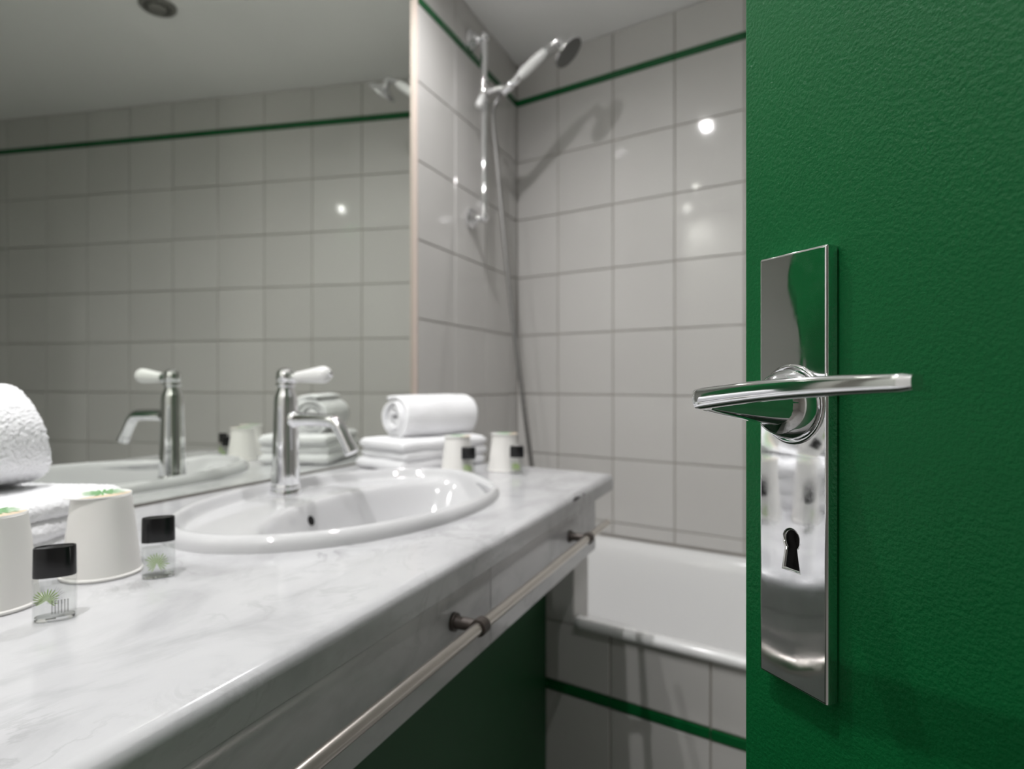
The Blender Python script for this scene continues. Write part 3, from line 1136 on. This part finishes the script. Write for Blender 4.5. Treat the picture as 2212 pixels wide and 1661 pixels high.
def roll_mesh(name, length, r_out, turns, thick, step, squash=.94, seed=0.0, phase=PI * .62, shear=0.0):
    """spiral roll with its axis along y, resting on z=0"""
    r_in = r_out - turns * thick
    secs = []
    total = turns * 2 * PI
    a = 0.0
    outer_, inner_ = [], []
    while a < total:
        r = r_in + thick * a / (2 * PI)
        outer_.append((r, a))
        a += step / max(r, .008)
    th = thick * .46
    prof = []
    for r, a in outer_:
        prof.append((r + th, a))
    rN, aN = outer_[-1]
    prof.append((rN, aN + th / rN))
    for r, a in reversed(outer_):
        prof.append((max(r - th, .001), a))
    k = len(prof)
    ny = max(8, int(length / step))
    vs, fs = [], []
    # rounded ends
    ys = [-length / 2 + length * j / ny for j in range(ny + 1)]
    for j, y in enumerate(ys):
        for (r, a) in prof:
            base = r_in + thick * min(a, total) / (2 * PI)
            dd = r - base
            edge = min(1.0, (length / 2 - abs(y)) / (th * 1.2) + .25)
            rr = base + dd * math.sqrt(max(.06, 1 - (1 - edge) ** 2))
            # layers slip sideways a little
            slip = .004 * math.sin(a * .7 + seed) + .003 * math.sin(a * 2.3)
            ang = a - total + phase
            zz = rr * math.sin(ang) * squash
            vs.append((rr * math.cos(ang), y + slip * (abs(y) / (length / 2)) ** 3 - shear * zz * (y / (length / 2)), zz))
    for j in range(ny):
        for i in range(k):
            i2 = (i + 1) % k
            fs.append((j * k + i, (j + 1) * k + i, (j + 1) * k + i2, j * k + i2))
    # end caps: strips between the two sides of the sheet
    n_o = len(outer_)
    for j, flip in ((0, False), (ny, True)):
        for i in range(n_o - 1):
            q = (j * k + i, j * k + i + 1, j * k + k - 2 - i, j * k + k - 1 - i)
            fs.append(q if not flip else tuple(reversed(q)))
    me = mesh(name, vs, fs)
    zmin = min(v.co.z for v in me.vertices)
    me.transform(Matrix.Translation((0, 0, -zmin)))
    return me


def slab_mesh(name, wx, ly, h, step, seed):
    """soft folded layer: rounded cross-section, resting on z=0, centred"""
    nx, ny = max(6, int(wx / step)), max(6, int(ly / step))
    nh = max(4, int(h * 1.6 / step))
    ring = []
    r = h / 2
    for i in range(nx + 1):
        ring.append((-wx / 2 + r + (wx - 2 * r) * i / nx, r))
    for i in range(1, nh):
        a = PI / 2 - PI * i / nh
        ring.append((wx / 2 - r + r * math.cos(a), r * math.sin(a)))
    for i in range(nx + 1):
        ring.append((wx / 2 - r - (wx - 2 * r) * i / nx, -r))
    for i in range(1, nh):
        a = -PI / 2 - PI * i / nh
        ring.append((-wx / 2 + r + r * math.cos(a), r * math.sin(a)))
    k = len(ring)
    vs, fs = [], []
    ys = [-ly / 2 + ly * j / ny for j in range(ny + 1)]
    for y in ys:
        e = min(1.0, (ly / 2 - abs(y)) / (h * .6) + .18)
        s = math.sqrt(max(.08, 1 - (1 - e) ** 2))
        for x, z in ring:
            vs.append((x * (1 - .02 * (1 - s)), y, z * s))
    for j in range(ny):
        for i in range(k):
            i2 = (i + 1) % k
            fs.append((j * k + i, j * k + i2, (j + 1) * k + i2, (j + 1) * k + i))
    fs.append(tuple(range(k - 1, -1, -1)))
    fs.append(tuple(range(ny * k, (ny + 1) * k)))
    me = mesh(name, vs, fs)
    me.transform(Matrix.Translation((0, 0, h / 2)))
    jitter(me, .0022, 22, seed)
    return me


def folded_towel(loc, rz_, label, wx, ly, hs_, step, fine):
    t_ = empty('folded_towel', loc, rz_)
    tag(t_, label, 'towel', 'folded white towels')
    z = 0.0
    for i, h in enumerate(hs_):
        me = slab_mesh('fold', wx * (1 - .012 * i), ly * (1 - .02 * (i % 2)), h, step, 3.1 * i + loc[1])
        jitter(me, 0.0, 1, i, fine, 420)
        me.transform(Matrix.Translation((.002 * ((i * 7) % 3 - 1), .004 * ((i * 5) % 3 - 1), z)))
        link('fold', me, M['terry'], t_, True)
        z += h - .0022
    return z


def towel_roll(loc, rz_, label, length, r_out, step, fine, turns=3.75, thick=.0112, phase=PI * .62, shear=0.0):
    me = roll_mesh('towel_roll', length, r_out, turns, thick, step, seed=loc[1] * 5, phase=phase, shear=shear)
    jitter(me, .0016, 24, loc[1] * 9, fine, 430)
    o = link('towel_roll', me, M['terry'], None, True)
    o.location = loc
    o.rotation_euler = (0, 0, rz_)
    tag(o, label, 'towel', 'rolled white towels')
    return o


# far pair
th = math.radians(-20)
zt = folded_towel((.140, 1.150, COUNTER_Z), th, 'folded white towel at the far end of the countertop, under a towel roll', .155, .225, [.023, .022, .022], .005, .0006)
towel_roll((.138, 1.178, COUNTER_Z + zt - .003), math.radians(-24), 'rolled white towel on the folded towel at the far end', .185, .0475, .0035, .0006)
# near pair
th2 = math.radians(14)
zt = folded_towel((.112, .330, COUNTER_Z), th2, 'folded white towel behind the near cups, under a towel roll', .165, .255, [.023, .022, .022], .0018, .0014)
towel_roll((.0700, .313, COUNTER_Z + zt - .003), math.radians(1), 'rolled white towel at the left picture edge', .20, .0600, .0012, .0016, 4.9, phase=-PI * .55, shear=.22)

# ------------------------------------------------------------------ ceiling fittings
vt = empty('ceiling_vent', (.814, 1.272, CEIL))
tag(vt, 'round dark ceiling vent seen in the mirror', 'vent')
link('ring', lathe_mesh('ring', [(.050, -.0005), (.050, -.006), (.046, -.010), (.038, -.010), (.034, -.004), (.034, -.001)], seg=44), M['vent'], vt, True, 40)
link('disc', lathe_mesh('disc', [(.026, -.004), (.026, -.012), (.020, -.016), (.002, -.0165)], seg=36), M['vent'], vt, True, 40)
link('stem', lathe_mesh('stem', [(.006, -.0005), (.006, -.006)], seg=20), M['vent'], vt)
names = ['lit recessed ceiling spot above the far end of the washbasin', 'lit recessed ceiling spot above the near side of the washbasin',
         'lit recessed ceiling spot above the near end of the countertop', 'lit recessed ceiling spot near the open door']
for (x, y, e), lab in zip(SPOTS, names):
    dl = empty('downlight', (x, y, CEIL))
    tag(dl, lab, 'light', 'recessed ceiling spots')
    link('trim_ring', lathe_mesh('trim_ring', [(.042, -.0005), (.042, -.003), (.036, -.006), (.028, -.004), (.027, -.0005)], seg=36, cap0=False, cap1=False), M['white_paint'], dl, True, 40)
    link('bulb', lathe_mesh('bulb', [(.027, -.0008), (.026, -.002), (.012, -.004), (.001, -.0045)], seg=28), M['emit'], dl, True, 40)
